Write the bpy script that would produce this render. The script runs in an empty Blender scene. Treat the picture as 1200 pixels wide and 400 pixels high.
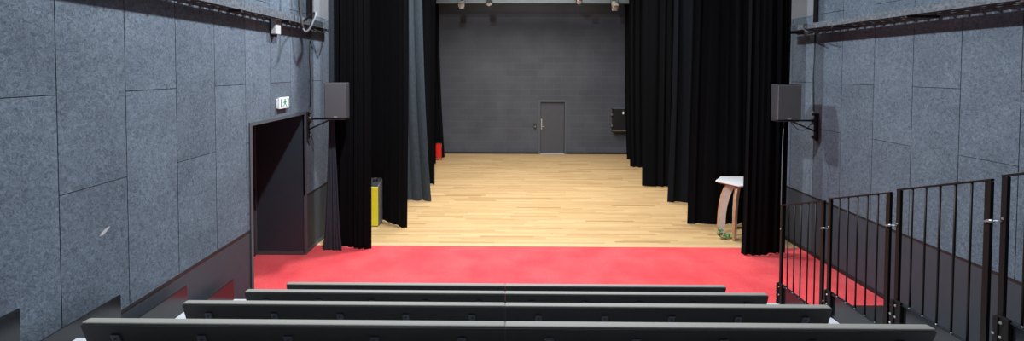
import bpy, bmesh, math, random
from mathutils import Vector, Matrix
PI = math.pi
scene = bpy.context.scene
COL = scene.collection

# ------------------------------------------------------------------ materials
def new_mat(name):
    m = bpy.data.materials.new(name); m.use_nodes = True
    nt = m.node_tree; b = nt.nodes['Principled BSDF']
    return m, nt, b

def N(nt, kind, **kw):
    n = nt.nodes.new(kind)
    for k, v in kw.items(): setattr(n, k, v)
    return n

def plain(name, col, rough=.6, metal=0., var=.12, scale=18., bump=0., spec=None, sheen=0.):
    """a procedural surface: base colour mottled by noise, optional bump"""
    m, nt, b = new_mat(name)
    tc = N(nt, 'ShaderNodeTexCoord'); no = N(nt, 'ShaderNodeTexNoise')
    no.inputs['Scale'].default_value = scale; no.inputs['Detail'].default_value = 4
    nt.links.new(tc.outputs['Object'], no.inputs['Vector'])
    rp = N(nt, 'ShaderNodeValToRGB')
    lo = [c*(1-var) for c in col]; hi = [min(1, c*(1+var)) for c in col]
    rp.color_ramp.elements[0].position = .3; rp.color_ramp.elements[1].position = .7
    rp.color_ramp.elements[0].color = (*lo, 1); rp.color_ramp.elements[1].color = (*hi, 1)
    nt.links.new(no.outputs['Fac'], rp.inputs['Fac'])
    nt.links.new(rp.outputs['Color'], b.inputs['Base Color'])
    b.inputs['Roughness'].default_value = rough; b.inputs['Metallic'].default_value = metal
    if spec is not None: b.inputs['Specular IOR Level'].default_value = spec
    if sheen: b.inputs['Sheen Weight'].default_value = sheen
    if bump:
        bp = N(nt, 'ShaderNodeBump'); bp.inputs['Strength'].default_value = bump; bp.inputs['Distance'].default_value = .01
        nt.links.new(no.outputs['Fac'], bp.inputs['Height']); nt.links.new(bp.outputs['Normal'], b.inputs['Normal'])
    return m

def woodwool(name, col):
    m, nt, b = new_mat(name)
    tc = N(nt, 'ShaderNodeTexCoord')
    n1 = N(nt, 'ShaderNodeTexNoise'); n1.inputs['Scale'].default_value = 30; n1.inputs['Detail'].default_value = 5
    n1.inputs['Roughness'].default_value = .7; n1.inputs['Distortion'].default_value = 1.3
    n2 = N(nt, 'ShaderNodeTexNoise'); n2.inputs['Scale'].default_value = 2.2; n2.inputs['Detail'].default_value = 3
    n3 = N(nt, 'ShaderNodeTexNoise'); n3.inputs['Scale'].default_value = 75; n3.inputs['Detail'].default_value = 3; n3.inputs['Distortion'].default_value = 4
    for n in (n1, n2, n3): nt.links.new(tc.outputs['Object'], n.inputs['Vector'])
    r1 = N(nt, 'ShaderNodeValToRGB'); e = r1.color_ramp.elements
    e[0].position = .36; e[0].color = (.56, .56, .58, 1); e[1].position = .64; e[1].color = (1.2, 1.2, 1.2, 1)
    nt.links.new(n1.outputs['Fac'], r1.inputs['Fac'])
    r3 = N(nt, 'ShaderNodeValToRGB'); e = r3.color_ramp.elements
    e[0].position = .32; e[0].color = (.42, .42, .44, 1); e[1].position = .50; e[1].color = (1.05, 1.05, 1.05, 1)
    nt.links.new(n3.outputs['Fac'], r3.inputs['Fac'])
    r2 = N(nt, 'ShaderNodeValToRGB'); e = r2.color_ramp.elements
    e[0].position = .3; e[0].color = (.88, .88, .9, 1); e[1].position = .7; e[1].color = (1.1, 1.1, 1.1, 1)
    nt.links.new(n2.outputs['Fac'], r2.inputs['Fac'])
    at = N(nt, 'ShaderNodeAttribute', attribute_name='tint')
    prev = None
    for src in (r1, r3, r2, at):
        mx = N(nt, 'ShaderNodeMix', data_type='RGBA', blend_type='MULTIPLY'); mx.inputs[0].default_value = 1
        if prev is None: mx.inputs[6].default_value = (*col, 1)
        else: nt.links.new(prev.outputs[2], mx.inputs[6])
        nt.links.new(src.outputs['Color'], mx.inputs[7]); prev = mx
    nt.links.new(prev.outputs[2], b.inputs['Base Color'])
    b.inputs['Roughness'].default_value = .95; b.inputs['Specular IOR Level'].default_value = .15
    bp = N(nt, 'ShaderNodeBump'); bp.inputs['Strength'].default_value = .5; bp.inputs['Distance'].default_value = .008
    nt.links.new(n1.outputs['Fac'], bp.inputs['Height']); nt.links.new(bp.outputs['Normal'], b.inputs['Normal'])
    return m

def parquet(name):
    m, nt, b = new_mat(name); L = nt.links.new
    def math_(op, a, bb=None):
        n = N(nt, 'ShaderNodeMath', operation=op)
        for i, v in enumerate((a, bb)):
            if v is None: continue
            if isinstance(v, (int, float)): n.inputs[i].default_value = v
            else: L(v, n.inputs[i])
        return n.outputs[0]
    tc = N(nt, 'ShaderNodeTexCoord'); sp = N(nt, 'ShaderNodeSeparateXYZ'); L(tc.outputs['Object'], sp.inputs[0])
    yr = math_('MULTIPLY', sp.outputs['Y'], 1/.075); row = math_('FLOOR', yr); fy = math_('FRACT', yr)
    wn = N(nt, 'ShaderNodeTexWhiteNoise', noise_dimensions='1D'); L(row, wn.inputs['W'])
    xo = math_('ADD', math_('MULTIPLY', sp.outputs['X'], 1/1.05), math_('MULTIPLY', wn.outputs['Value'], 7.3))
    pl = math_('FLOOR', xo); fx = math_('FRACT', xo)
    cb = N(nt, 'ShaderNodeCombineXYZ'); L(row, cb.inputs[0]); L(pl, cb.inputs[1])
    w2 = N(nt, 'ShaderNodeTexWhiteNoise', noise_dimensions='3D'); L(cb.outputs[0], w2.inputs['Vector'])
    rp = N(nt, 'ShaderNodeValToRGB'); e = rp.color_ramp.elements
    e[0].position = 0; e[0].color = (.38, .235, .105, 1); e[1].position = 1; e[1].color = (.575, .395, .195, 1)
    k = e.new(.10); k.color = (.46, .30, .142, 1); k = e.new(.6); k.color = (.515, .35, .17, 1)
    L(w2.outputs['Value'], rp.inputs['Fac'])
    # fine grain along X
    mp = N(nt, 'ShaderNodeMapping'); mp.inputs['Scale'].default_value = (3, 60, 1); L(tc.outputs['Object'], mp.inputs['Vector'])
    gr = N(nt, 'ShaderNodeTexNoise'); gr.inputs['Scale'].default_value = 1; gr.inputs['Detail'].default_value = 4; L(mp.outputs[0], gr.inputs['Vector'])
    gm = N(nt, 'ShaderNodeMapRange'); gm.inputs[1].default_value = .3; gm.inputs[2].default_value = .7; gm.inputs[3].default_value = .88; gm.inputs[4].default_value = 1.08
    L(gr.outputs['Fac'], gm.inputs[0])
    # joints
    j = math_('MINIMUM', math_('LESS_THAN', fy, .975), math_('LESS_THAN', fx, .996))
    jm = N(nt, 'ShaderNodeMapRange'); jm.inputs[3].default_value = .72; jm.inputs[4].default_value = 1; L(j, jm.inputs[0])
    tot = math_('MULTIPLY', gm.outputs[0], jm.outputs[0])
    hs = N(nt, 'ShaderNodeMix', data_type='RGBA', blend_type='MULTIPLY'); hs.inputs[0].default_value = 1
    cc = N(nt, 'ShaderNodeCombineColor'); [L(tot, cc.inputs[i]) for i in range(3)]
    L(rp.outputs['Color'], hs.inputs[6]); L(cc.outputs[0], hs.inputs[7]); L(hs.outputs[2], b.inputs['Base Color'])
    b.inputs['Roughness'].default_value = .42; b.inputs['Specular IOR Level'].default_value = .35
    return m

def blockwall(name):
    m, nt, b = new_mat(name); L = nt.links.new
    tc = N(nt, 'ShaderNodeTexCoord'); mp = N(nt, 'ShaderNodeMapping')
    mp.inputs['Rotation'].default_value = (PI/2, 0, 0); L(tc.outputs['Object'], mp.inputs['Vector'])
    br = N(nt, 'ShaderNodeTexBrick'); br.inputs['Scale'].default_value = 1
    br.inputs['Brick Width'].default_value = .62; br.inputs['Row Height'].default_value = .255
    br.inputs['Mortar Size'].default_value = .008; br.inputs['Mortar Smooth'].default_value = .4
    br.inputs['Color1'].default_value = (.056, .063, .080, 1); br.inputs['Color2'].default_value = (.064, .071, .089, 1)
    br.inputs['Mortar'].default_value = (.082, .088, .102, 1)
    L(mp.outputs[0], br.inputs['Vector'])
    no = N(nt, 'ShaderNodeTexNoise'); no.inputs['Scale'].default_value = 1.1; no.inputs['Detail'].default_value = 6
    L(tc.outputs['Object'], no.inputs['Vector'])
    rp = N(nt, 'ShaderNodeValToRGB'); e = rp.color_ramp.elements
    e[0].position = .3; e[0].color = (.82, .82, .84, 1); e[1].position = .75; e[1].color = (1.18, 1.18, 1.16, 1)
    L(no.outputs['Fac'], rp.inputs['Fac'])
    mx = N(nt, 'ShaderNodeMix', data_type='RGBA', blend_type='MULTIPLY'); mx.inputs[0].default_value = 1
    L(br.outputs['Color'], mx.inputs[6]); L(rp.outputs['Color'], mx.inputs[7]); L(mx.outputs[2], b.inputs['Base Color'])
    b.inputs['Roughness'].default_value = .6
    bp = N(nt, 'ShaderNodeBump'); bp.inputs['Strength'].default_value = .35; bp.inputs['Distance'].default_value = .006
    L(br.outputs['Fac'], bp.inputs['Height']); bp.invert = True; L(bp.outputs['Normal'], b.inputs['Normal'])
    return m

def carpetmat(name):
    m, nt, b = new_mat(name); L = nt.links.new
    tc = N(nt, 'ShaderNodeTexCoord')
    a = N(nt, 'ShaderNodeTexNoise'); a.inputs['Scale'].default_value = 1.7; a.inputs['Detail'].default_value = 3
    c = N(nt, 'ShaderNodeTexNoise'); c.inputs['Scale'].default_value = 90; c.inputs['Detail'].default_value = 3
    L(tc.outputs['Object'], a.inputs['Vector']); L(tc.outputs['Object'], c.inputs['Vector'])
    ra = N(nt, 'ShaderNodeValToRGB'); e = ra.color_ramp.elements
    e[0].position = .35; e[0].color = (.66, .055, .068, 1); e[1].position = .65; e[1].color = (.76, .085, .095, 1)
    L(a.outputs['Fac'], ra.inputs['Fac'])
    rc = N(nt, 'ShaderNodeValToRGB'); e = rc.color_ramp.elements
    e[0].position = .3; e[0].color = (.72, .72, .72, 1); e[1].position = .7; e[1].color = (1.15, 1.15, 1.15, 1)
    L(c.outputs['Fac'], rc.inputs['Fac'])
    mx = N(nt, 'ShaderNodeMix', data_type='RGBA', blend_type='MULTIPLY'); mx.inputs[0].default_value = 1
    L(ra.outputs['Color'], mx.inputs[6]); L(rc.outputs['Color'], mx.inputs[7]); L(mx.outputs[2], b.inputs['Base Color'])
    b.inputs['Roughness'].default_value = 1; b.inputs['Specular IOR Level'].default_value = .1
    b.inputs['Sheen Weight'].default_value = .25; b.inputs['Sheen Tint'].default_value = (1, .6, .6, 1)
    bp = N(nt, 'ShaderNodeBump'); bp.inputs['Strength'].default_value = .4; bp.inputs['Distance'].default_value = .01
    L(c.outputs['Fac'], bp.inputs['Height']); L(bp.outputs['Normal'], b.inputs['Normal'])
    return m

M = {}
M['panel'] = woodwool('wood wool grey', (.124, .160, .198))
M['plaster'] = plain('grey plaster', (.16, .175, .20), .8, var=.06, scale=5)
M['backing'] = plain('dark gap', (.045, .052, .062), .9)
M['dado'] = plain('charcoal dado laminate', (.035, .046, .060), .6, var=.05, scale=9)
M['dadocap'] = plain('black dado edge', (.012, .012, .013), .5)
M['niche'] = plain('niche charcoal paint', (.027, .036, .049), .6, var=.06, scale=8)
M['frame'] = plain('grey door frame', (.075, .085, .10), .5, var=.05)
M['block'] = blockwall('painted block wall')
M['reddish'] = plain('door grey paint', (.064, .069, .085), .45, var=.04, scale=6)
M['wood'] = parquet('oak strip floor')
M['oakstrip'] = plain('pale oak border', (.53, .385, .21), .45, var=.05, scale=6)
M['scuff'] = plain('pale scuff', (.42, .42, .42), .8, var=.3, scale=40)
M['carpet'] = carpetmat('red carpet')
M['blackfloor'] = plain('black floor paint', (.022, .023, .026), .45, var=.15)
M['ceiling'] = plain('dark ceiling paint', (.05, .05, .055), .9)
M['velvet'] = plain('black velvet', (.0038, .0038, .0046), .95, var=.2, scale=30, spec=.06, sheen=.012)
M['velvet3'] = plain('blue black velvet', (.0075, .0085, .011), .95, var=.2, scale=30, spec=.06, sheen=.02)
M['velvet2'] = plain('charcoal velvet', (.036, .043, .056), .95, var=.15, scale=30, spec=.1, sheen=.04)
M['greycloth'] = plain('grey cloth', (.040, .051, .062), .95, var=.12, scale=14, spec=.1, sheen=.03)
M['blackmetal'] = plain('black satin steel', (.012, .012, .013), .35, var=.1, spec=.5)
M['railmetal'] = plain('black brown rail steel', (.0065, .0052, .005), .5, var=.15, spec=.25)
M['gloss'] = plain('gloss black side panel', (.008, .010, .013), .17, var=.05, spec=.6)
M['steel'] = plain('galvanised steel', (.33, .35, .37), .38, .75, var=.2, scale=40)
M['traymetal'] = plain('galvanised tray lip', (.088, .108, .130), .6, .1, var=.5, scale=28)
M['traydark'] = plain('tray underside brown', (.030, .025, .024), .7, var=.2)
M['bolt'] = plain('bright bolt', (.45, .46, .48), .3, .8)
M['deck'] = plain('pale deck boards', (.46, .49, .54), .5, var=.05)
M['riser'] = plain('dark riser', (.03, .03, .034), .6)
M['pad'] = plain('grey upholstery', (.205, .212, .198), .85, var=.07, scale=120, bump=.15)
M['shade'] = plain('charcoal back shell', (.022, .0225, .022), .7, var=.1)  # shade on the bench backs put into a darker colour
M['bracketblue'] = plain('blue black bracket', (.055, .064, .085), .45, var=.08)
M['spk'] = plain('speaker cabinet paint', (.030, .031, .036), .6)
M['grille'] = plain('speaker grille cloth', (.100, .098, .108), .75, var=.12, scale=120)
M['badge'] = plain('pale badge', (.45, .45, .46), .4, .4)
M['white'] = plain('white plastic', (.78, .79, .80), .45, var=.03)
M['whitebox'] = plain('white enclosure', (.42, .43, .45), .5, var=.03)
M['green'] = plain('exit green', (.01, .30, .19), .5, var=.03)
M['cable'] = plain('black rubber cable', (.03, .03, .033), .55)
M['cablegrey'] = plain('grey sheathed cable', (.20, .21, .23), .5, var=.1)
M['yellow'] = plain('yellow panel', (.85, .77, .03), .5, var=.05)
M['caseside'] = plain('grey case side', (.15, .16, .175), .5)
M['red'] = plain('red fabric', (.75, .022, .012), .8, var=.1)
M['tabletop'] = plain('white table top', (.74, .76, .78), .35, var=.03)
M['birch'] = plain('pale birch ply', (.80, .72, .66), .5, var=.06, scale=25)
M['plyedge'] = plain('brown ply edge', (.42, .22, .11), .55, var=.15, scale=30)
M['leaf'] = plain('ivy leaf', (.06, .20, .045), .5, var=.35, scale=30)
M['brass'] = plain('worn brass', (.45, .42, .36), .4, .3)
M['warm'] = plain('warm lamp glass', (.62, .58, .52), .2, .4)
M['lampgrey'] = plain('silver lamp body', (.50, .52, .54), .35, .6)
M['lampblack'] = plain('black lamp body', (.03, .03, .034), .4)
M['beam'] = plain('pale steel beam', (.17, .20, .215), .5, var=.1, scale=4)
M['cab'] = plain('black cabinet', (.009, .009, .010), .5)
M['brownedge'] = plain('brown shelf edge', (.14, .10, .08), .6)

# ------------------------------------------------------------------ mesh building
class MB:
    def __init__(s): s.bm = bmesh.new(); s.mats = []
    def mi(s, m):
        if m not in s.mats: s.mats.append(m)
        return s.mats.index(m)
    def _fin(s, geom_faces, m):
        k = s.mi(m)
        for f in geom_faces: f.material_index = k
    def box(s, x0, x1, y0, y1, z0, z1, m, bev=0., seg=2):
        c = [Vector((x, y, z)) for x in (x0, x1) for y in (y0, y1) for z in (z0, z1)]
        return s.hexa(c, m, bev, seg)
    def hexa(s, c, m, bev=0., seg=2):
        v = [s.bm.verts.new(p) for p in c]
        q = [(0, 1, 3, 2), (4, 6, 7, 5), (0, 4, 5, 1), (2, 3, 7, 6), (0, 2, 6, 4), (1, 5, 7, 3)]
        fs = [s.bm.faces.new([v[i] for i in t]) for t in q]
        s._fin(fs, m)
        if bev:
            es = list({e for f in fs for e in f.edges})
            r = bmesh.ops.bevel(s.bm, geom=es, offset=bev, segments=seg, profile=.5, affect='EDGES')
            s._fin(r['faces'], m)
        return fs
    def bar(s, a, b, w, h, m, up=Vector((0, 0, 1)), bev=0.):
        a = Vector(a); b = Vector(b); d = (b-a).normalized()
        sx = d.cross(up)
        if sx.length < 1e-4: sx = d.cross(Vector((0, 1, 0)))
        sx.normalize(); sz = sx.cross(d).normalized()
        c = [p + sx*i*w/2 + sz*j*h/2 for i in (-1, 1) for p in (a, b) for j in (-1, 1)]
        return s.hexa(c, m, bev)
    def prism(s, poly, axis, t0, t1, m, medge=None):
        """poly in the two other axes (cyclic order), extruded along axis"""
        def P(u, v, t): return {'x': (t, u, v), 'y': (u, t, v), 'z': (u, v, t)}[axis]
        A = [s.bm.verts.new(P(u, v, t0)) for u, v in poly]; B = [s.bm.verts.new(P(u, v, t1)) for u, v in poly]
        n = len(poly)
        caps = [s.bm.faces.new(A), s.bm.faces.new(B[::-1])]
        sides = [s.bm.faces.new((A[i], B[i], B[(i+1) % n], A[(i+1) % n])) for i in range(n)]
        s._fin(caps, m); s._fin(sides, medge or m)
        return caps + sides
    def tube(s, pts, r, m, n=8, cap=True):
        pts = [Vector(p) for p in pts]; rings = []
        prev = None
        for i, p in enumerate(pts):
            d = (pts[min(i+1, len(pts)-1)] - pts[max(i-1, 0)]).normalized()
            if prev is None:
                a = d.cross(Vector((0, 0, 1)))
                if a.length < 1e-3: a = d.cross(Vector((0, 1, 0)))
            else: a = prev - d*prev.dot(d)
            a.normalize(); prev = a; b = d.cross(a)
            rr = r[i] if isinstance(r, (list, tuple)) else r
            rings.append([s.bm.verts.new(p + (a*math.cos(2*PI*k/n) + b*math.sin(2*PI*k/n))*rr) for k in range(n)])
        fs = []
        for A, B in zip(rings, rings[1:]):
            for k in range(n): fs.append(s.bm.faces.new((A[k], A[(k+1) % n], B[(k+1) % n], B[k])))
        for f in fs: f.smooth = True
        if cap: fs += [s.bm.faces.new(rings[0][::-1]), s.bm.faces.new(rings[-1])]
        s._fin(fs, m); return fs
    def grid(s, rows, m, smooth=True):
        V = [[s.bm.verts.new(p) for p in r] for r in rows]
        fs = [s.bm.faces.new((V[i][j], V[i][j+1], V[i+1][j+1], V[i+1][j])) for i in range(len(V)-1) for j in range(len(V[0])-1)]
        for f in fs: f.smooth = smooth
        s._fin(fs, m); return fs
    def build(s, name, parent=None, loc=None, normals=True):
        if normals: bmesh.ops.recalc_face_normals(s.bm, faces=s.bm.faces[:])
        me = bpy.data.meshes.new(name); s.bm.to_mesh(me); s.bm.free()
        for m in s.mats: me.materials.append(M[m])
        o = bpy.data.objects.new(name, me); COL.objects.link(o)
        if parent: o.parent = parent
        if loc: o.location = loc
        return o

def thing(name, label, cat, loc=(0, 0, 0), group=None):
    o = bpy.data.objects.new(name, None); COL.objects.link(o); o.location = loc; o.empty_display_size = .1
    o['label'] = label; o['category'] = cat
    if group: o['group'] = group
    return o
def tag(o, label, cat, group=None):
    o['label'] = label; o['category'] = cat
    if group: o['group'] = group
    return o
def struct(o): o['kind'] = 'structure'; return o
def dup(o, parent=None):
    c = o.copy(); COL.objects.link(c)
    if parent: c.parent = parent
    for ch in list(o.children): dup(ch, c)
    return c

# ------------------------------------------------------------------ room dimensions (metres; camera over the origin)
LX, RX, YB, YF, ZC = -3.553, 5.47, 16.68, -1.6, 8.2
SX = 3.45                              # half width of the seating stand
NY0, NY1, NZ, NX = 5.905, 7.465, 2.505, -4.41    # door niche in the left wall
DZ = 1.06                              # top of the dado
Y_RED0, Y_RED1 = 5.95, 7.89

# floors
b = MB(); b.box(LX, RX, Y_RED1, YB, -.12, 0, 'wood'); struct(b.build('floor'))
b = MB(); b.box(LX, RX, Y_RED0, Y_RED1-.004, -.12, .004, 'carpet'); b.box(NX, LX, NY0, NY1, -.12, .004, 'carpet'); struct(b.build('floor.001'))
b = MB(); b.box(LX, RX, Y_RED1-.003, Y_RED1+.13, .0005, .004, 'oakstrip'); struct(b.build('trim_6'))
b = MB(); b.box(LX, RX, YF, Y_RED0, -.12, 0, 'blackfloor'); struct(b.build('floor.002'))
b = MB(); b.box(LX-1, RX+.2, YF-.2, YB+.2, ZC, ZC+.2, 'ceiling'); struct(b.build('ceiling'))

# panelled side walls ----------------------------------------------------------
def sub_rects(r, hole):
    y0, y1, z0, z1 = r; a0, a1, c0, c1 = hole
    if y1 <= a0 or y0 >= a1 or z1 <= c0 or z0 >= c1: return [r]
    out = []
    if y0 < a0: out.append((y0, a0, z0, z1))
    if y1 > a1: out.append((a1, y1, z0, z1))
    m0, m1 = max(y0, a0), min(y1, a1)
    if z1 > c1: out.append((m0, m1, c1, z1))
    if z0 < c0: out.append((m0, m1, z0, c0))
    return out

def side_wall(name, X, sgn, base, period, parity, hole, ytop):
    """sgn: direction into the room. Panels 20 mm thick on a dark backing, 8 mm joints"""
    b = MB(); lay = b.bm.loops.layers.float_color.new('tint')
    rnd = random.Random(name)
    xb = X - sgn*.02
    segs = [(YF, YB, 0, ZC)]
    if hole: segs = sub_rects(segs[0], (hole[0]-.06, hole[1]+.06, 0, hole[3]+.06))
    for y0, y1, z0, z1 in segs: b.box(min(xb, xb-sgn*.25), max(xb, xb-sgn*.25), y0, y1, z0, z1, 'backing')
    g = .0035
    k = int(math.floor((YF-base)/period)); 
    while base + k*period < YB:
        y0 = max(YF, base+k*period); y1 = min(YB, base+(k+1)*period)
        A = (k + parity) % 2 == 0
        zs = [DZ, 3.09, 5.09, 7.09, ZC] if A else [DZ, 2.285, 4.285, 6.285, ZC]
        for z0, z1 in zip(zs, zs[1:]):
            plaster = y0 > ytop - .2 and z0 > 4
            if y0 > ytop - .2 and not plaster: z1 = min(z1, 4.285)
            if y0 > ytop - .2 and z0 >= 4.2: pass
            t = .9 + .2*rnd.random()
            rects = [(y0+g, y1-g, z0+g, z1-g)]
            if hole: rects = sub_rects(rects[0], hole)
            for r in rects:
                fs = b.box(min(X, xb), max(X, xb), *r, 'panel')
                for f in fs:
                    for l in f.loops: l[lay] = (t, t, t*1.01, 1)
        k += 1
    # smooth plaster above the last panels
    fs = b.box(min(X+sgn*.004, X-sgn*.02), max(X+sgn*.004, X-sgn*.02), ytop, YB, 4.285, ZC, 'plaster')
    o = b.build(name); return struct(o)

side_wall('wall_left', LX, 1, 3.34, .612, 1, (NY0, NY1, 0, NZ), 7.72)
side_wall('wall_right', RX, -1, 4.57, .6055, 1, None, 7.62)

# dado panelling (charcoal laminate) and its black top edge
def dado(name, X, sgn, spans):
    b = MB()
    for y0, y1 in spans:
        b.box(min(X, X-sgn*.02), max(X, X-sgn*.02), y0, y1, 0, DZ-.025, 'dado')
        b.box(min(X+sgn*.006, X-sgn*.02), max(X+sgn*.006, X-sgn*.02), y0, y1, DZ-.025, DZ, 'dadocap')
    return struct(b.build(name))
dado('trim_1', LX, 1, [(YF, NY0-.055), (NY1+.055, YB)])
dado('trim_2', RX, -1, [(YF, YB)])
b = MB()
b.box(RX-.012, RX-.001, YF, YB, .0, .07, 'dadocap', .003); struct(b.build('baseboard_right'))
b = MB()
b.box(LX+.001, LX+.012, NY1+.06, YB, .0, .07, 'frame', .003); b.box(LX+.001, LX+.012, YF, NY0-.06, 0, .07, 'frame', .003)
struct(b.build('baseboard_left'))
# pale scuff on the acoustic panels
b = MB()
b.prism([(3.665, 1.83), (3.71, 1.835), (3.755, 1.865), (3.765, 1.885), (3.73, 1.88), (3.685, 1.855)], 'x', LX, LX+.0015, 'scuff')
struct(b.build('trim_3'))

# back wall, block laid, with a door opening
DX0, DX1, DZT = 1.353, 2.295, 2.045
b = MB()
b.box(LX-.25, DX0, YB, YB+.25, 0, ZC, 'block'); b.box(DX1, RX+.25, YB, YB+.25, 0, ZC, 'block'); b.box(DX0, DX1, YB, YB+.25, DZT, ZC, 'block')
struct(b.build('wall_back'))
b = MB(); b.box(LX, DX0-.085, YB-.012, YB-.001, 0, .075, 'dadocap', .003); b.box(DX1+.085, RX, YB-.012, YB-.001, 0, .075, 'dadocap', .003); struct(b.build('baseboard_back'))
b = MB(); b.box(LX-.25, RX+.25, YF-.2, YF, 0, ZC, 'ceiling'); struct(b.build('wall_front'))
# back door
d = thing('door_1', 'grey door closed in the dark block back wall of the stage', 'door', (1.824, YB, 0)); d['kind'] = 'structure'; 
del d['label']; del d['category']
cx = 1.824
b = MB(); b.box(DX0-cx+.004, DX1-cx-.004, .06, .11, .012, DZT-.006, 'reddish', .004); b.build('door_leaf', d)
b = MB()
for x0, x1 in ((DX0-.085, DX0), (DX1, DX1+.085)): b.box(x0-cx+.0, x1-cx, -.02, .12, 0, DZT+.085, 'frame', .004)
b.box(DX0-cx, DX1-cx, -.02, .12, DZT, DZT+.085, 'frame', .004); b.build('door_frame', d)
b = MB(); b.box(DX0-cx, DX1-cx, .0, .12, .0, .012, 'deck'); b.build('threshold', d)
b = MB(); b.box(-.445, -.40, .05, .061, .97, 1.37, 'brass', .004); b.tube([(-.42, .06, 1.08), (-.42, .0, 1.08), (-.30, .0, 1.08)], .011, 'brass')
b.tube([(-.42, .06, 1.22), (-.42, .035, 1.22)], .018, 'brass'); b.build('door_handle', d)

# niche in the left wall with a door at its far end
b = MB()
b.box(NX-.2, LX-.02, NY1, NY1+.2, 0, NZ, 'niche'); b.box(NX-.2, LX-.02, NY0-.2, NY0, 0, NZ, 'niche')
b.box(NX-.2, LX-.02, NY0-.2, NY1+.2, NZ, NZ+.2, 'niche'); b.box(NX-.25, NX-.12, NY0-.2, NY1+.2, -.1, NZ+.2, 'niche')
struct(b.build('wall_niche'))
b = MB()
b.box(NX+.002, LX-.03, NY1-.014, NY1-.001, .005, .075, 'frame', .003); struct(b.build('baseboard_niche'))
d = bpy.data.objects.new('door_2', None); COL.objects.link(d); d.location = (NX, (NY0+NY1)/2, 0); struct(d)
hw = (NY1-NY0)/2
for s in (-1, 1):
    b = MB(); b.box(-.07, -.02, min(s*.003, s*(hw-.03)), max(s*.003, s*(hw-.03)), .01, NZ-.05, 'dado', .004); lf = b.build('door_leaf', d)
    b = MB(); b.box(-.019, .01, s*.42-.03, s*.42+.03, .96, 1.24, 'blackmetal', .006); b.tube([(.01, s*.42, 1.08), (.055, s*.42, 1.08), (.055, s*.42+.13, 1.08)], .011, 'blackmetal')
    b.build('door_handle', lf)
b = MB()
b.box(-.1, .0, -hw+.001, -hw+.03, 0, NZ-.02, 'frame'); b.box(-.1, .0, hw-.03, hw-.001, 0, NZ-.02, 'frame'); b.box(-.1, .0, -hw+.001, hw-.001, NZ-.05, NZ-.001, 'frame'); b.build('door_frame', d)
# panic handle of the leaf seen past the jamb
b = MB(); b.box(-.019, .02, hw-.20, hw-.12, .98, 1.30, 'blackmetal', .008); b.tube([(.02, hw-.16, 1.2), (.07, hw-.16, 1.2), (.07, hw-.16, .85)], .014, 'blackmetal'); b.build('door_handle', d)
# frame around the niche mouth
b = MB(); w = .055
b.box(LX-.03, LX+.018, NY0-w, NY0, 0, NZ+w, 'frame', .003); b.box(LX-.03, LX+.018, NY1, NY1+w, 0, NZ+w, 'frame', .003)
b.box(LX-.03, LX+.018, NY0, NY1, NZ, NZ+w, 'frame', .003); struct(b.build('trim_4'))

# pale beam across the stage, high in front of the back wall
b = MB(); b.box(LX, RX, 15.3, 15.5, 5.70, 6.25, 'beam', .01); b.box(LX, RX, 15.22, 15.5, 5.685, 5.71, 'beam'); struct(b.build('trim_5'))

# ------------------------------------------------------------------ seating stand
NOSE = [5.305, 4.52, 3.735, 2.95, 2.165, 1.38, .595]
TOP = [.64, .96, 1.28, 1.60, 1.92, 2.24, 2.56]
DECK = [t-.255 for t in TOP]
st = thing('seating_stand', 'stepped black seating stand with pale decks carrying the grey benches', 'seating stand')
for i in range(7):
    y1 = NOSE[i]; y0 = y1-.785
    b = MB(); b.box(-SX+.015, SX-.015, y0+.001, y1, DECK[i]-.05, DECK[i], 'deck', .004); dk = b.build('deck', st)
    b = MB(); b.box(-SX+.016, SX-.016, y1-.03, y1-.012, (DECK[i-1] if i else 0)+.001, DECK[i]-.051, 'riser'); b.build('riser', st)
    for s in (-1, 1):
        b = MB(); xo = s*SX
        b.box(min(xo-s*.012, xo+s*.002), max(xo-s*.012, xo+s*.002), y0+.002, y1, .002, TOP[i]-.012, 'gloss')
        if s > 0: b.box(xo-.03, xo+.012, y0+.002, y1, TOP[i]-.012, TOP[i], 'gloss', .002)
        else: b.box(xo-.002, xo+.012, y0+.002, y1, TOP[i]-.012, TOP[i], 'gloss', .002)
        p = b.build('side_panel', st)
        if s > 0 and i < 4:
            for k in range(5):
                yy = y1-.118-.1135*k
                b = MB(); b.tube([(xo-.020, yy-.02, TOP[i]), (xo-.020, yy-.02, TOP[i]+.008)], .008, 'bolt', 6); b.build('bolt', p)
    if i >= 3:
        for s in (-1, 1):
            yb = NOSE[i]
            b = MB(); b.box(min(s*2.60, s*(SX-.016)), max(s*2.60, s*(SX-.016)), yb-.008, yb+.39, DECK[i-1]+.085, DECK[i-1]+.115, 'deck', .004)
            a = b.build('aisle_step', st)
            b = MB(); b.box(min(s*2.62, s*(SX-.02)), max(s*2.62, s*(SX-.02)), yb-.008, yb+.37, DECK[i-1]+.001, DECK[i-1]+.0845, 'riser'); b.build('step_box', a)

# benches: two five-seat halves in each of four rows
def rounded_profile(pts, r, n=4):
    out = []
    k = len(pts)
    for i in range(k):
        p = Vector(pts[i]); a = Vector(pts[i-1]); c = Vector(pts[(i+1) % k])
        d1 = (a-p).normalized(); d2 = (c-p).normalized()
        rr = min(r[i], (a-p).length*.45, (c-p).length*.45)
        A = p+d1*rr; B = p+d2*rr
        for j in range(n+1):
            t = j/n; out.append(tuple((A*(1-t)**2 + p*2*t*(1-t) + B*t*t)))
    return out

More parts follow.
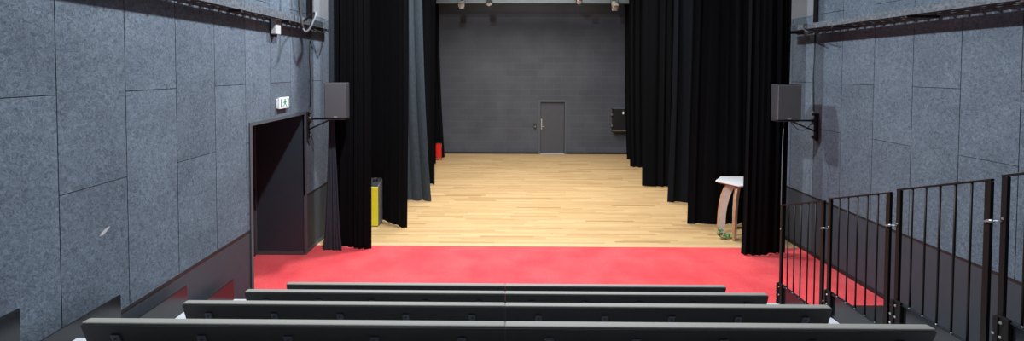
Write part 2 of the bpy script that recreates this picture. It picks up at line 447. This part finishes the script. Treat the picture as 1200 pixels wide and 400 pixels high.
BL = 2.515       # length of one half row
def make_bench():
    """local origin: floor of the deck at the middle gap, top edge of the back at y=0; x runs 0..BL"""
    root = thing('bench', '', 'bench')
    T = .452                                    # top of back above the deck it is fixed on
    tan = math.tan(math.radians(17)); h = .36; th = .070
    prof = [(0, T), (th, T-.004), (th+h*tan, T-h), (h*tan*.98, T-h)]
    pr = rounded_profile(prof, [.014, .024, .02, .01])
    n = 24
    b = MB()
    x0, x1 = .0003, BL
    rings = []
    for x, ins in ((x0, .005), (x0+.010, 0), (x1-.012, 0), (x1-.003, .003), (x1, .010)):
        rings.append([b.bm.verts.new((x, y + (ins if y < .03 else -ins*.3), z - ins)) for y, z in pr])
    fs = []
    L = len(pr)
    for A, B in zip(rings, rings[1:]):
        for i in range(L): fs.append(b.bm.faces.new((A[i], B[i], B[(i+1) % L], A[(i+1) % L])))
    for f in fs: f.smooth = True
    fs += [b.bm.faces.new(rings[0]), b.bm.faces.new(rings[-1][::-1])]
    b._fin(fs, 'pad')
    back = b.build('backrest', root)
    # pad fabric's rear shade, painted as a thin dark sheet 3 mm behind the pad, starting just below the rounded top edge
    b = MB()
    a = [(-.003, T-.013), (-.001, T-.013), (-.001+(h-.012)*tan, T-h+.002), (-.003+(h-.012)*tan, T-h+.002)]
    b.prism([(y, z) for y, z in a], 'x', x0+.0002, x1-.006, 'shade'); b.build('back_shade', root)
    # seat
    sp = rounded_profile([(.13, T-.335), (.55, T-.315), (.555, T-.395), (.13, T-.385)], [.015, .03, .02, .01])
    b = MB(); b.prism(sp, 'x', x0+.01, x1-.02, 'pad'); b.build('seat', root)
    # brackets on the rear, one per seat
    pitch = .515
    for k in range(5):
        xc = .258+pitch*k
        if xc > BL-.1: xc = BL-.2
        b = MB()
        z1, z0 = T-.076, T-.30
        def yy(z): return (T-z)*tan-.005
        c = [(xc+i, yy(z)-j, z) for i in (-.028, .028) for j in (.012, -.004) for z in (z0, z1)]
        b.hexa([Vector(p) for p in c], 'bracketblue', .007, 2)
        b.tube([(xc, yy(z1-.03)-.011, z1-.03), (xc, yy(z1-.03)-.016, z1-.03)], .008, 'riser', 8)
        b.build('bracket', root)
        b = MB()
        b.bar((xc, .16, T-.39), (xc, .20, 0.006), .04, .05, 'blackmetal'); b.box(xc-.05, xc+.05, .12, .28, 0.0005, .008, 'blackmetal', .002)
        b.build('leg', root)
    return root

proto = make_bench()
ROWS = [(2.462, 3, 'nearest the camera'), (3.247, 2, 'second nearest the camera'), (4.032, 1, 'third from the camera'), (4.805, 0, 'farthest from the camera, nearest the red carpet')]
first = True
for y, di, txt in ROWS:
    for s, side in ((1, 'right'), (-1, 'left')):
        if first: o = proto; first = False
        else: o = dup(proto)
        o.location = (0, y, DECK[di])
        if s < 0: o.rotation_euler = (0, 0, 0); o.location.x = -BL-.0
        o['label'] = '%s half of the grey padded bench row %s' % (side, txt)
        o['group'] = 'grey benches in rows on the stand'
# for the left halves mirror the end details by flipping x
for o in list(COL.objects):
    if o.get('category') == 'bench' and o['label'].startswith('left'):
        o.location.x = 0; o.scale.x = -1

# ------------------------------------------------------------------ railing sections on the right of the stand
def make_railing():
    r = thing('railing', '', 'railing', (SX, 5.305, TOP[0]))
    zt0, zt1, L = .982, 1.245, .685       # top rail heights over the panel top, length
    sl = (zt1-zt0)/L
    def zt(y): return zt0 - y*sl
    for y, w in ((0, .036), (-L, .040)):
        b = MB(); b.box(-.012, .014, y-w/2, y+w/2, -.30, zt(y)-.004, 'railmetal', .003); p = b.build('post', r)
        for z in (-.16, zt(y)-.30):
            b = MB(); b.tube([(-.012, y, z), (-.018, y, z)], .008, 'bolt', 8); b.build('bolt', p)
    b = MB(); b.bar((0, .018, zt(.018)), (0, -L-.020, zt(-L-.02)), .028, .014, 'railmetal', bev=.002); b.build('top_rail', r)
    for k in range(5):
        y = -.118-.1135*k
        b = MB(); b.tube([(0, y, .0), (0, y, zt(y)-.003)], .0075, 'railmetal', 8); b.build('baluster', r)
    b = MB(); b.box(-.040, -.013, -.075, .0, -.24, .012, 'railmetal', .004); b.box(-.05, -.013, -.02, .012, -.30, -.0, 'railmetal', .003); q = b.build('base_bracket', r)
    for xx, yy, z in ((-.04, -.035, -.03), (-.04, -.035, -.13), (-.05, 0, -.12), (-.05, 0, -.2)):
        b = MB(); b.tube([(xx, yy, z), (xx-.009, yy, z)], .009, 'bolt', 8); b.build('bolt', q)
    # link to the next section up the steps
    za = zt(-L)-.300
    b = MB(); b.tube([(-.012, -L+.012, za), (-.024, -L-.0, za+.004), (-.024, -L-.07, za+.030), (-.012, -L-.096, za+.036)], .006, 'steel', 8)
    b.tube([(-.024, -L-.012, za+.009), (-.024, -L-.055, za+.026)], .011, 'steel', 8); b.build('link', r)
    return r
rp = make_railing()
RT = ['black barred railing section at the bottom of the steps, nearest the stage', 'second black barred railing section up from the red carpet',
      'third black barred railing section, tall in the photo beside the nearest benches', 'black barred railing section cut off by the right edge of the photo']
for i in range(4):
    o = rp if i == 0 else dup(rp)
    o.location = (SX, NOSE[i], TOP[i]); o['label'] = RT[i]; o['group'] = 'railing sections beside the steps'

# ------------------------------------------------------------------ stage curtains
def curtain(name, label, path, matname, folds, amp, seed, top=6.9, shift_in=0., shift_out=0., hem=None, group='black stage curtains', z0=.015, gather=None):
    """path: plan points of the hem from the outer to the inner (stage side) edge; shift_in: how far the inner edge moves in X at the top"""
    rnd = random.Random(seed); ph = [rnd.uniform(0, 6.28) for _ in range(6)]
    P = [Vector((x, y, 0)) for x, y in path]
    Ls = [0]
    for a, c in zip(P, P[1:]): Ls.append(Ls[-1]+(c-a).length)
    tot = Ls[-1]
    def at(u):
        d = u*tot
        for i in range(len(P)-1):
            if d <= Ls[i+1] or i == len(P)-2:
                t = (d-Ls[i])/(Ls[i+1]-Ls[i]); return P[i].lerp(P[i+1], t), (P[i+1]-P[i]).normalized()
    nu = folds*14; nv = 24
    rows = []
    for j in range(nv+1):
        v = j/nv; v = v**1.5                     # finer near the hem
        z = z0 + (top-z0)*v
        row = []
        for i in range(nu+1):
            u = i/nu
            p, d = at(u); nrm = Vector((-d.y, d.x, 0))
            w = u*folds*2*PI + 1.8*math.sin(u*5+ph[0]) + 1.2*math.sin(u*13+ph[1]) + .35*math.sin(v*3+ph[4]+u*5)
            a = amp*(.65+.35*math.sin(u*11+ph[2]))*(1-.35*v)
            off = a*(math.sin(w) + .30*math.sin(2*w+ph[3]) + .12*math.sin(3.3*w+ph[2])) + .02*math.sin(u*3+v*4+ph[5])
            q = p + nrm*off + d*(a*.35*math.cos(w))
            s = u*shift_in + (1-u)*shift_out
            q.x += s*(1-(1-v)**2.2)
            if gather:                           # waist pinch towards the middle
                mid, _ = at(.5); k = gather(v); q = mid + (q-mid)*k
            zz = z
            if j == 0: zz += .006*math.sin(u*9+ph[1]) + (hem(u) if hem else 0)
            if zz < .006: zz = .006
            row.append((q.x, q.y, zz))
        rows.append(row)
    b = MB(); b.grid(rows, matname)
    return tag(b.build(name), label, 'curtain', group)

curtain('stage_curtain', 'charcoal gathered curtain bunch against the left wall, nearest the door opening', [(-3.36, 7.66), (-3.16, 7.645), (-2.96, 7.65)], 'velvet2', 5, .028, 3, top=6.9, shift_in=.08, shift_out=.08,
        gather=lambda v: (.92 if v < .028 else .86) - .60*min(1, v/.36)**.8)
curtain('stage_curtain', 'wide black curtain on the left reaching the red carpet', [(-3.30, 7.92), (-3.0, 7.82), (-2.46, 7.70)], 'velvet', 6, .040, 11, shift_out=.02)
curtain('stage_curtain', 'black curtain on the left directly behind the yellow fronted case', [(-3.3, 9.42), (-2.72, 9.24), (-2.05, 8.76)], 'velvet', 5, .035, 12, shift_in=.02)
curtain('stage_curtain', 'grey curtain on the left with a hem trailing out on the boards', [(-3.3, 10.75), (-2.36, 10.66), (-1.85, 10.58)], 'greycloth', 4, .05, 13, shift_in=-.25, hem=lambda u: .0)
curtain('stage_curtain', 'black curtain on the left just behind the grey one', [(-3.3, 12.35), (-2.4, 12.25), (-2.0, 12.1)], 'velvet', 4, .05, 14, shift_in=-.0)
curtain('stage_curtain', 'narrow black curtain edge on the left in front of the red cloth', [(-3.3, 14.85), (-2.6, 14.8), (-2.41, 14.75)], 'velvet', 6, .05, 15)
curtain('stage_curtain', 'rearmost black curtain on the left, behind the red cloth', [(-3.3, 15.95), (-2.7, 15.9), (-2.30, 15.9)], 'velvet', 7, .05, 16, shift_in=-.22, top=6.9)
curtain('stage_curtain', 'wide black curtain on the right reaching the red carpet beside the table', [(5.06, 7.66), (4.60, 7.55), (4.22, 7.59)], 'velvet', 7, .03, 21, shift_in=.06)
curtain('stage_curtain', 'black curtain on the right directly behind the white table', [(5.25, 9.15), (4.44, 9.1), (3.89, 9.06)], 'velvet', 5, .035, 22, shift_in=.06)
curtain('stage_curtain', 'black curtain on the right, third back, hem trailing on the boards', [(5.25, 10.62), (4.50, 10.55), (4.03, 10.56)], 'velvet3', 5, .045, 23, shift_in=.10)
curtain('stage_curtain', 'black curtain on the right, fourth back with a straight wide hem', [(5.25, 12.1), (4.6, 12.02), (3.87, 12.06)], 'velvet', 5, .035, 24, shift_in=-.02)
curtain('stage_curtain', 'black curtain on the right, fifth back with a pointed hem corner', [(5.25, 14.5), (4.57, 14.42), (4.24, 14.5)], 'velvet', 6, .05, 25, shift_in=-.10)
curtain('stage_curtain', 'rearmost black curtain on the right beside the wall cabinet', [(5.25, 15.8), (4.7, 15.72), (4.49, 15.75)], 'velvet', 6, .05, 26, shift_in=-.15)

# ------------------------------------------------------------------ loudspeakers on wall brackets
def speaker(label, x0, x1, wall, y, z0, z1, bo=.13):
    s = 1 if wall < 0 else -1
    cx = (x0+x1)/2
    r = thing('loudspeaker', label, 'speaker', (cx, y, z0), 'loudspeakers on wall brackets')
    hw = (x1-x0)/2; h = z1-z0
    b = MB(); c = []
    for x, f in ((-1, 1), (1, 1)):
        for yy, k in ((.0, 1), (.24, .78)):
            for z in (0, h): c.append(Vector((x*hw*k, yy, z)))
    b.hexa(c, 'spk', .012, 3); b.build('cabinet', r)
    b = MB(); b.box(-hw+.012, hw-.012, -.014, .004, .012, h-.012, 'grille', .010, 3); g = b.build('grille', r)
    b = MB(); b.box(-.03, .03, -.018, -.012, .022, .042, 'badge', .003); b.build('badge', g)
    b = MB()
    b.box(-hw+.04, hw-.04, .0, .22, -.020, -.002, 'spk', .004)
    wx = wall-cx + s*.03
    b.tube([(0, .16, -.015), (wx, bo, -.03)], .016, 'blackmetal'); b.tube([(-s*hw*.7+.0, .15, -.03), (wx, bo, -.22)], .013, 'blackmetal')
    b.tube([(wx, bo, .0), (wx, bo, -.02)], .02, 'blackmetal'); b.build('arm', r)
    b = MB(); xw = wall-cx
    b.box(min(xw+s*.002, xw+s*.045), max(xw+s*.002, xw+s*.045), bo-.03, bo+.03, -.38, .10, 'blackmetal', .005)
    for z in (.08, -.32): b.tube([(xw+s*.045, bo, z), (xw+s*.085, bo, z)], .026, 'blackmetal', 10)
    b.tube([(xw+s*.06, bo, -.10), (xw+s*.06, bo, .02)], .034, 'blackmetal', 10)
    b.build('wall_bracket', r)
    return r
speaker('dark grey loudspeaker on a bracket on the left wall beside the door opening', -3.15, -2.75, LX, 7.35, 2.443, 3.07, .20)
speaker('dark grey loudspeaker on a bracket on the right wall in front of the black curtain', 4.57, 4.985, RX, 7.22, 2.455, 3.065, .29)

# cable hanging below the right speaker, and one running up the wall
b = MB(); b.tube([(4.77, 7.34, 2.435), (4.77, 7.36, 2.0), (4.78, 7.38, 1.4), (4.79, 7.40, .7), (4.80, 7.42, .012)], .007, 'cablegrey', 6)
tag(b.build('cable'), 'thin pale cable hanging straight down below the right loudspeaker', 'cable')
b = MB(); pts = []
for i in range(13):
    t = i/12; pts.append((4.98+.44*t, 7.50, 2.42-.42*math.sin(PI*t)*.45 + .04*t))
b.tube(pts, .006, 'cable', 6); tag(b.build('cable'), 'thin dark cable sagging between right loudspeaker and its wall bracket', 'cable')
b = MB(); b.tube([(RX-.015, 7.60, 2.58), (RX-.018, 7.62, 3.2), (RX-.015, 7.60, 3.98)], .008, 'cable', 6)
tag(b.build('cable'), 'black cable running up the right wall from speaker bracket to tray', 'cable')
b = MB(); b.tube([(LX+.02, 7.66, 2.62), (LX+.02, 7.70, 3.1), (LX+.018, 7.66, 3.5), (LX+.02, 7.72, 4.05)], .007, 'cable', 6)
tag(b.build('cable'), 'black cable running up the left wall from speaker bracket to tray', 'cable')
# dark strips above the trays, added to draw the shade on the walls
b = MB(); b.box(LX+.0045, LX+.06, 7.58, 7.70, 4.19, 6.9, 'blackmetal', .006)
tag(b.build('shade_strip'), 'black vertical duct on the left wall above the cable tray', 'shading')
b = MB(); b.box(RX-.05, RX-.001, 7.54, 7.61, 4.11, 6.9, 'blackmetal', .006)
tag(b.build('shade_strip'), 'black vertical duct on the right wall above the cable tray', 'shading')

# ------------------------------------------------------------------ cable trays
def tray(label, wall, sgn, w, z, zlip, y0, y1):
    r = thing('cable_tray', label, 'cable tray', (wall, (y0+y1)/2, z), 'cable trays high on the side walls')
    a, c = y0-(y0+y1)/2, y1-(y0+y1)/2
    def bx(b, xa, xb, ya, yb, za, zb, m, bev=0.): b.box(min(sgn*xa, sgn*xb), max(sgn*xa, sgn*xb), ya, yb, za, zb, m, bev)
    b = MB(); bx(b, w-.006, w, a, c, 0, zlip-z, 'traymetal'); bx(b, w-.022, w, a, c, zlip-z, zlip-z+.006, 'traymetal'); b.build('outer_lip', r)
    # perforated base: longitudinal strips with cross slats and a slot row near the wall
    b = MB()
    bx(b, w*.30, w*.55, a, c, 0, .004, 'traydark'); bx(b, w*.68, w-.006, a, c, 0, .004, 'traydark')
    bx(b, .002, w*.16, a, c, 0, .004, 'traydark')
    n = int((y1-y0)/.16)
    for k in range(n):
        yy = a + k*.16
        bx(b, w*.16, w*.30, yy, yy+.085, 0, .004, 'traydark'); bx(b, w*.55, w*.68, yy, yy+.085, 0, .004, 'traydark')
    b.build('base', r)
    b = MB()
    bx(b, .002, .006, a, c, 0.004, zlip-z, 'traymetal'); b.build('inner_lip', r)
    k = 0; yy = a+.35
    while yy < c:
        b = MB(); bx(b, .002, w*.98, yy, yy+.03, -.028, -.001, 'traydark', .003); b.build('support', r); yy += 1.22
    return r
tray('galvanised cable tray high on the left wall above the exit sign', LX, 1, .17, 4.06, 4.165, -1, 8.35)
tray('galvanised cable tray high on the right wall', RX, -1, .42, 4.005, 4.085, -1, 8.1)
rnd = random.Random(5)
def tray_cable(x, z, y0, y1, r, m, label, seed):
    rd = random.Random(seed); b = MB(); n = 24
    b.tube([(x+rd.uniform(-.012, .012), y0+(y1-y0)*i/n, z+rd.uniform(0, .006)) for i in range(n+1)], r, m, 6)
    tag(b.build('cable'), label, 'cable')
tray_cable(LX+.09, 4.085, 0, 8.3, .018, 'cable', 'black cable lying along the left wall cable tray', 1)
tray_cable(RX-.26, 4.032, 0, 8.0, .020, 'cable', 'black cable lying along the right wall cable tray', 2)
# loose cable ends at the far ends of the trays
def loops(label, pts, r, m):
    b = MB()
    def cat(p0, p1, p2, p3, t):
        return 0.5*((2*p1)+(p2-p0)*t+(2*p0-5*p1+4*p2-p3)*t*t+(3*p1-p0-3*p2+p3)*t**3)
    Pn = [Vector(p) for p in pts]; Q = []
    for i in range(len(Pn)-1):
        for k in range(6): Q.append(cat(Pn[max(i-1, 0)], Pn[i], Pn[i+1], Pn[min(i+2, len(Pn)-1)], k/6))
    Q.append(Pn[-1]); b.tube(Q, r, m, 8)
    return tag(b.build('cable'), label, 'cable')
loops('thick dark cable looping down below the left cable tray', [(-3.33, 6.86, 6.2), (-3.325, 6.86, 5.2), (-3.325, 6.86, 4.45), (-3.30, 6.86, 4.12), (-3.265, 6.87, 3.96), (-3.225, 6.88, 3.915), (-3.185, 6.9, 3.96), (-3.15, 6.93, 4.08), (-3.13, 6.98, 4.17), (-3.2, 7.05, 4.22), (-3.40, 7.15, 4.10)], .020, 'cable')
loops('pale grey cable in the loop below the left cable tray', [(-3.26, 6.84, 3.95), (-3.215, 6.84, 3.905), (-3.165, 6.86, 3.95), (-3.13, 6.89, 4.05), (-3.105, 6.95, 4.18), (-3.16, 7.03, 4.24), (-3.36, 7.2, 4.17)], .014, 'cablegrey')
loops('tangled black cable at the far end of the left cable tray', [(-3.38, 7.5, 4.0), (-3.30, 7.7, 3.96), (-3.34, 7.9, 4.03), (-3.27, 8.05, 3.93), (-3.36, 8.2, 3.96), (-3.45, 8.25, 4.07)], .016, 'cable')
loops('black cable hanging at the far end of the right cable tray', [(5.08, 7.2, 4.07), (5.02, 7.25, 4.08), (4.99, 7.2, 3.99), (5.02, 7.12, 3.93), (5.12, 7.3, 3.93), (5.2, 7.6, 4.0)], .014, 'cable')
# white box under the left tray
r = thing('junction_box', 'small white box hanging under the left cable tray', 'electrical box', (LX, 6.46, 3.83))
b = MB(); b.box(.02, .10, -.075, .075, 0, .245, 'whitebox', .008); b.build('enclosure', r)
b = MB(); b.box(.1, .104, -.05, .05, .15, .21, 'caseside', .001); b.build('label_plate', r)
b = MB(); b.box(.002, .02, -.05, .05, -.03, .27, 'blackmetal', .003); b.build('back_plate', r)
b = MB(); b.tube([(.06, 0, 0), (.06, 0, -.04)], .02, 'cable', 10); b.build('gland', r)

# ------------------------------------------------------------------ exit sign
r = thing('exit_sign', 'white exit sign with green running figure above the door opening', 'exit sign', (LX, 6.70, 2.69))
b = MB(); b.box(.002, .022, -.155, .14, 0, .15, 'white', .006); b.build('housing', r)
b = MB(); b.box(.022, .05, -.14, .16, -.008, .165, 'white', .004); fc = b.build('face_plate', r)
b = MB()
X0, X1 = .0502, .0520
def gq(poly): b.prism([(y+.008, z*.86-.006) for y, z in poly], 'x', X0, X1, 'green')
gq([(-.11, .02), (-.085, .02), (-.085, .175), (-.11, .175)])          # arrow panel stroke
gq([(.085, .02), (.135, .02), (.135, .175), (.085, .175), (.085, .16), (.118, .16), (.118, .035), (.085, .035)])   # doorway
gq([(-.01+.022*math.cos(a*PI/5)+.03, .155+.018*math.sin(a*PI/5)) for a in range(10)])        # head
gq([(.0, .13), (.045, .135), (.035, .085), (-.005, .085)])           # torso
gq([(.04, .13), (.075, .105), (.07, .095), (.035, .115)])            # arm
gq([(.0, .13), (-.04, .105), (-.035, .095), (.005, .112)])           # arm
gq([(.015, .088), (.038, .088), (.065, .05), (.06, .02), (.045, .02), (.047, .048)])        # leg
gq([(-.005, .088), (.02, .088), (.0, .055), (-.05, .035), (-.055, .048), (-.015, .062)])    # leg
b.build('pictogram', fc)

# ------------------------------------------------------------------ objects beside the stage
# tall white table on curved plywood legs, right
r = thing('bar_table', 'tall white topped table on curved plywood legs half behind the right curtain', 'table', (4.75, 8.56, 0))
hexa = [(-.52, .02), (-.24, .36), (.24, .36), (.52, .02), (.24, -.36), (-.24, -.36)]
b = MB(); b.prism(hexa, 'z', 1.062, 1.082, 'tabletop')
sm = [(x*.93, y*.93) for x, y in hexa]
b.prism(sm, 'z', 1.035, 1.062, 'plyedge'); b.build('table_top', r)
def curved_leg():
    outer = [(-.33, 1.035), (-.385, .93), (-.435, .80), (-.470, .64), (-.492, .46), (-.503, .25), (-.505, .0)]
    inner = [(-.355, .0), (-.352, .24), (-.342, .42), (-.318, .58), (-.275, .74), (-.21, .90), (-.12, 1.035)]
    b = MB(); b.prism(outer+inner, 'y', -.02, .02, 'birch', 'plyedge'); return b
for k, ang in enumerate((6, 46, 150, 262)):
    o = curved_leg().build('leg', r); o.rotation_euler = (0, 0, math.radians(ang)); 
    if k > 1: o.scale = (.8, 1, 1)
# ivy at the foot of the table
r = thing('ivy_garland', 'green ivy sprig lying at the foot of the white table', 'plant', (4.30, 8.36, 0))
b = MB(); b.tube([(-.14, .0, .10), (-.08, -.03, .03), (-.0, -.06, .012), (.06, -.02, .04), (.12, .0, .012)], .004, 'leaf', 5); b.build('stem', r)
rd = random.Random(4); b = MB()
for i in range(46):
    t = rd.random(); p = Vector((-.15+.29*t, rd.uniform(-.09, .02), .012+rd.uniform(0, .18)*(1-t)**1.1+.03*rd.random()))
    s = rd.uniform(.018, .034); mt = Matrix.Rotation(rd.uniform(0, 6.28), 3, 'Z') @ Matrix.Rotation(rd.uniform(-.9, .9), 3, 'X') @ Matrix.Rotation(rd.uniform(-.9, .9), 3, 'Y')
    pts = [(0, -1, 0), (.8, -.5, 0), (.55, .1, .1), (.75, .7, 0), (0, 1.2, .0), (-.75, .7, 0), (-.55, .1, .1), (-.8, -.5, 0)]
    vs = [b.bm.verts.new(p + mt @ (Vector(q)*s) + Vector((0, 0, .02))) for q in pts]
    b._fin([b.bm.faces.new(vs)], 'leaf')
b.build('leaves', r, normals=False)
# yellow fronted case, left
r = thing('flight_case', 'tall yellow fronted case standing between the two left curtains', 'case', (-2.82, 8.85, 0))
b = MB(); c = [Vector(p) for p in [(-.15, .012, .02), (-.15, .012, .84), (-.15, .24, .02), (-.15, .24, .95), (.145, .012, .02), (.145, .012, .84), (.172, .24, .02), (.172, .24, .95)]]
b.hexa(c, 'caseside', .008); b.build('body', r)
b = MB(); b.box(-.15, .145, 0, .014, .015, .835, 'yellow', .005); b.build('front_panel', r)
b = MB(); b.hexa([Vector(p) for p in [(-.15, .02, .842), (-.15, .02, .862), (-.15, .235, .95), (-.15, .235, .975), (.14, .02, .842), (.14, .02, .862), (.165, .235, .95), (.165, .235, .975)]], 'lampblack', .006); b.build('lid', r)
b = MB(); b.tube([(.02, .12, .92), (.02, .12, .985), (.09, .14, .985), (.09, .14, .93)], .016, 'lampblack'); b.build('handle', r)
for x in (-.12, .12):
    for y in (.04, .2):
        b = MB(); b.box(x-.02, x+.02, y-.02, y+.02, .001, .021, 'lampblack'); b.build('foot', r)
# red cloth, far left
rows = []
for j in range(11):
    z = .05+.57*j/10; rows.append([(-2.64+.30*i/30, 15.42+.028*math.sin(i*1.25+.4*math.sin(z*7)), z + (0 if j else .06*math.sin(i*.8)+.02)) for i in range(31)])
b = MB(); b.grid(rows, 'red')
r = thing('red_cloth', 'bright red cloth hanging low between the rear curtains on the left', 'cloth', (0, 0, 0))
b.build('drape', r)
b = MB(); b.tube([(-2.66, 15.42, .625), (-2.33, 15.42, .625)], .012, 'blackmetal'); 
for x in (-2.655, -2.335): b.tube([(x, 15.42, .625), (x, 15.46, .002)], .010, 'blackmetal')
b.build('stand', r)
# black wall cabinet on the back wall
r = thing('wall_cabinet', 'black wall cabinet on a shelf, right of the grey door on the back wall', 'cabinet', (4.46, YB, .95))
b = MB(); b.box(-.31, .42, -.28, -.002, .03, .86, 'cab', .006); b.build('body', r)
b = MB(); b.box(-.30, .41, -.295, -.281, .04, .85, 'cab', .004); dr = b.build('door', r)
b = MB(); b.box(.02, .075, -.301, -.295, .66, .76, 'white', .003); b.build('label_plate', dr)
b = MB(); b.box(-.35, .44, -.29, -.002, .861, .885, 'traymetal', .004); b.build('top_edge', r)
b = MB(); b.box(-.34, .44, -.31, -.002, .0, .029, 'brownedge', .004); b.build('shelf', r)
b = MB(); b.box(-.375, -.312, -.12, -.002, .58, .66, 'brownedge', .006); b.build('hinge', r)
b = MB(); b.box(-.375, -.312, -.12, -.002, .14, .26, 'traymetal', .006); b.build('hinge', r)
# switch by the back door
r = thing('light_switch', 'small dark wall switch beside the grey back door', 'switch', (1.145, YB, 1.0))
b = MB(); b.box(-.045, .045, -.04, -.002, 0, .17, 'lampblack', .006); b.build('housing', r)
b = MB(); b.box(-.018, .018, -.048, -.04, .07, .10, 'badge', .003); b.build('button', r)

# ------------------------------------------------------------------ stage lamps under the beam
def lamp(label, x, zb, body, glass, tilt):
    r = thing('stage_light', label, 'stage light', (x, 15.05, 5.68), 'stage lights on the beam')
    b = MB(); b.box(-.03, .03, .10, .252, .06, .16, 'lampblack', .004); b.box(-.02, .02, -.02, .12, .10, .13, 'lampblack'); b.build('clamp', r)
    b = MB(); 
    for s in (-1, 1): b.bar((s*.13, 0, .10), (s*.13, 0, zb-5.68+.13), .008, .035, 'lampblack', up=Vector((0, 1, 0)))
    b.bar((-.134, 0, .10), (.134, 0, .10), .035, .008, 'lampblack'); b.build('yoke', r)
    zc = zb-5.68+.12
    d = Vector((0, -math.cos(tilt), -math.sin(tilt)))
    c = Vector((0, 0, zc))
    b = MB(); b.tube([c-d*.17, c-d*.15, c-d*.02, c+d*.12, c+d*.13], [.05, .085, .10, .105, .112], body, 20); bd = b.build('body', r)
    b = MB(); b.tube([c+d*.1305, c+d*.136, c+d*.142], [.09, .085, .05], glass, 20); b.build('lens', bd)
    e = Vector((0, math.sin(tilt), -math.cos(tilt)))
    for s in (-1, 1):
        b = MB(); a = c+d*.135 + e*s*.11
        b.bar(a+Vector((-.09, 0, 0)), a+Vector((.09, 0, 0)), .12, .006, body, up=e)
        b.build('barn_door', r)
lamp('leftmost of the four stage lights at the top of the stage', -1.565, 5.49, 'lampgrey', 'warm', .5)
lamp('second stage light from the left at the top of the stage', -.60, 5.56, 'lampblack', 'white', .7)
lamp('third stage light from the left at the top of the stage', 2.535, 5.60, 'lampblack', 'warm', .4)
lamp('rightmost of the four stage lights at the top of the stage', 3.79, 5.48, 'brass', 'warm', .8)

# ------------------------------------------------------------------ lights
def area(name, loc, target, size, power, col=(1, 1, 1), sizey=None, spread=None):
    l = bpy.data.lights.new(name, 'AREA'); l.energy = power; l.color = col
    l.shape = 'RECTANGLE' if sizey else 'DISK'; l.size = size
    if sizey: l.size_y = sizey
    if spread: l.spread = spread
    o = bpy.data.objects.new(name, l); COL.objects.link(o); o.location = loc
    o.rotation_euler = (Vector(target)-Vector(loc)).to_track_quat('-Z', 'Y').to_euler()
    return o
area('house light', (-1., 4.8, 7.2), (.6, 5.2, 0), .35, 570, (.95, .97, 1), )
area('house light', (-1., 8.4, 7.2), (.6, 7.6, 0), .35, 480, (.95, .97, 1), )
area('house fill', (1., 4.5, 7.9), (1., 5, 0), 5, 50, (.93, .96, 1), 6)
area('stage light wash', (1.1, 11.6, 7.6), (1.1, 11.9, 0), 4.5, 450, (1, .96, .91), 5, math.radians(135))
w = bpy.data.worlds.new('World'); scene.world = w; w.use_nodes = True
w.node_tree.nodes['Background'].inputs[0].default_value = (.5, .55, .6, 1); w.node_tree.nodes['Background'].inputs[1].default_value = .02

# ------------------------------------------------------------------ camera
F, PITCH, YAW, ROLL, H = 500., .0265, .008, .003, 3.3
f = Vector((-math.sin(YAW)*math.cos(PITCH), math.cos(YAW)*math.cos(PITCH), -math.sin(PITCH)))
r0 = f.cross(Vector((0, 0, 1))).normalized(); u0 = r0.cross(f)
rr = r0*math.cos(ROLL) + u0*math.sin(ROLL); uu = u0*math.cos(ROLL) - r0*math.sin(ROLL)
PX, PY = 588.96, 95.24
cd = bpy.data.cameras.new('camera'); cam = bpy.data.objects.new('camera', cd); COL.objects.link(cam)
cam.matrix_world = Matrix(((rr.x, uu.x, -f.x, 0), (rr.y, uu.y, -f.y, 0), (rr.z, uu.z, -f.z, H), (0, 0, 0, 1)))
cd.sensor_width = 36; cd.lens = F/1200*36
cd.shift_x = (600-PX)/1200; cd.shift_y = (PY-200)/1200
cd.clip_start = .05; cd.clip_end = 100
scene.camera = cam
scene.view_settings.view_transform = 'Standard'
scene.view_settings.look = 'None'
scene.view_settings.exposure = 0
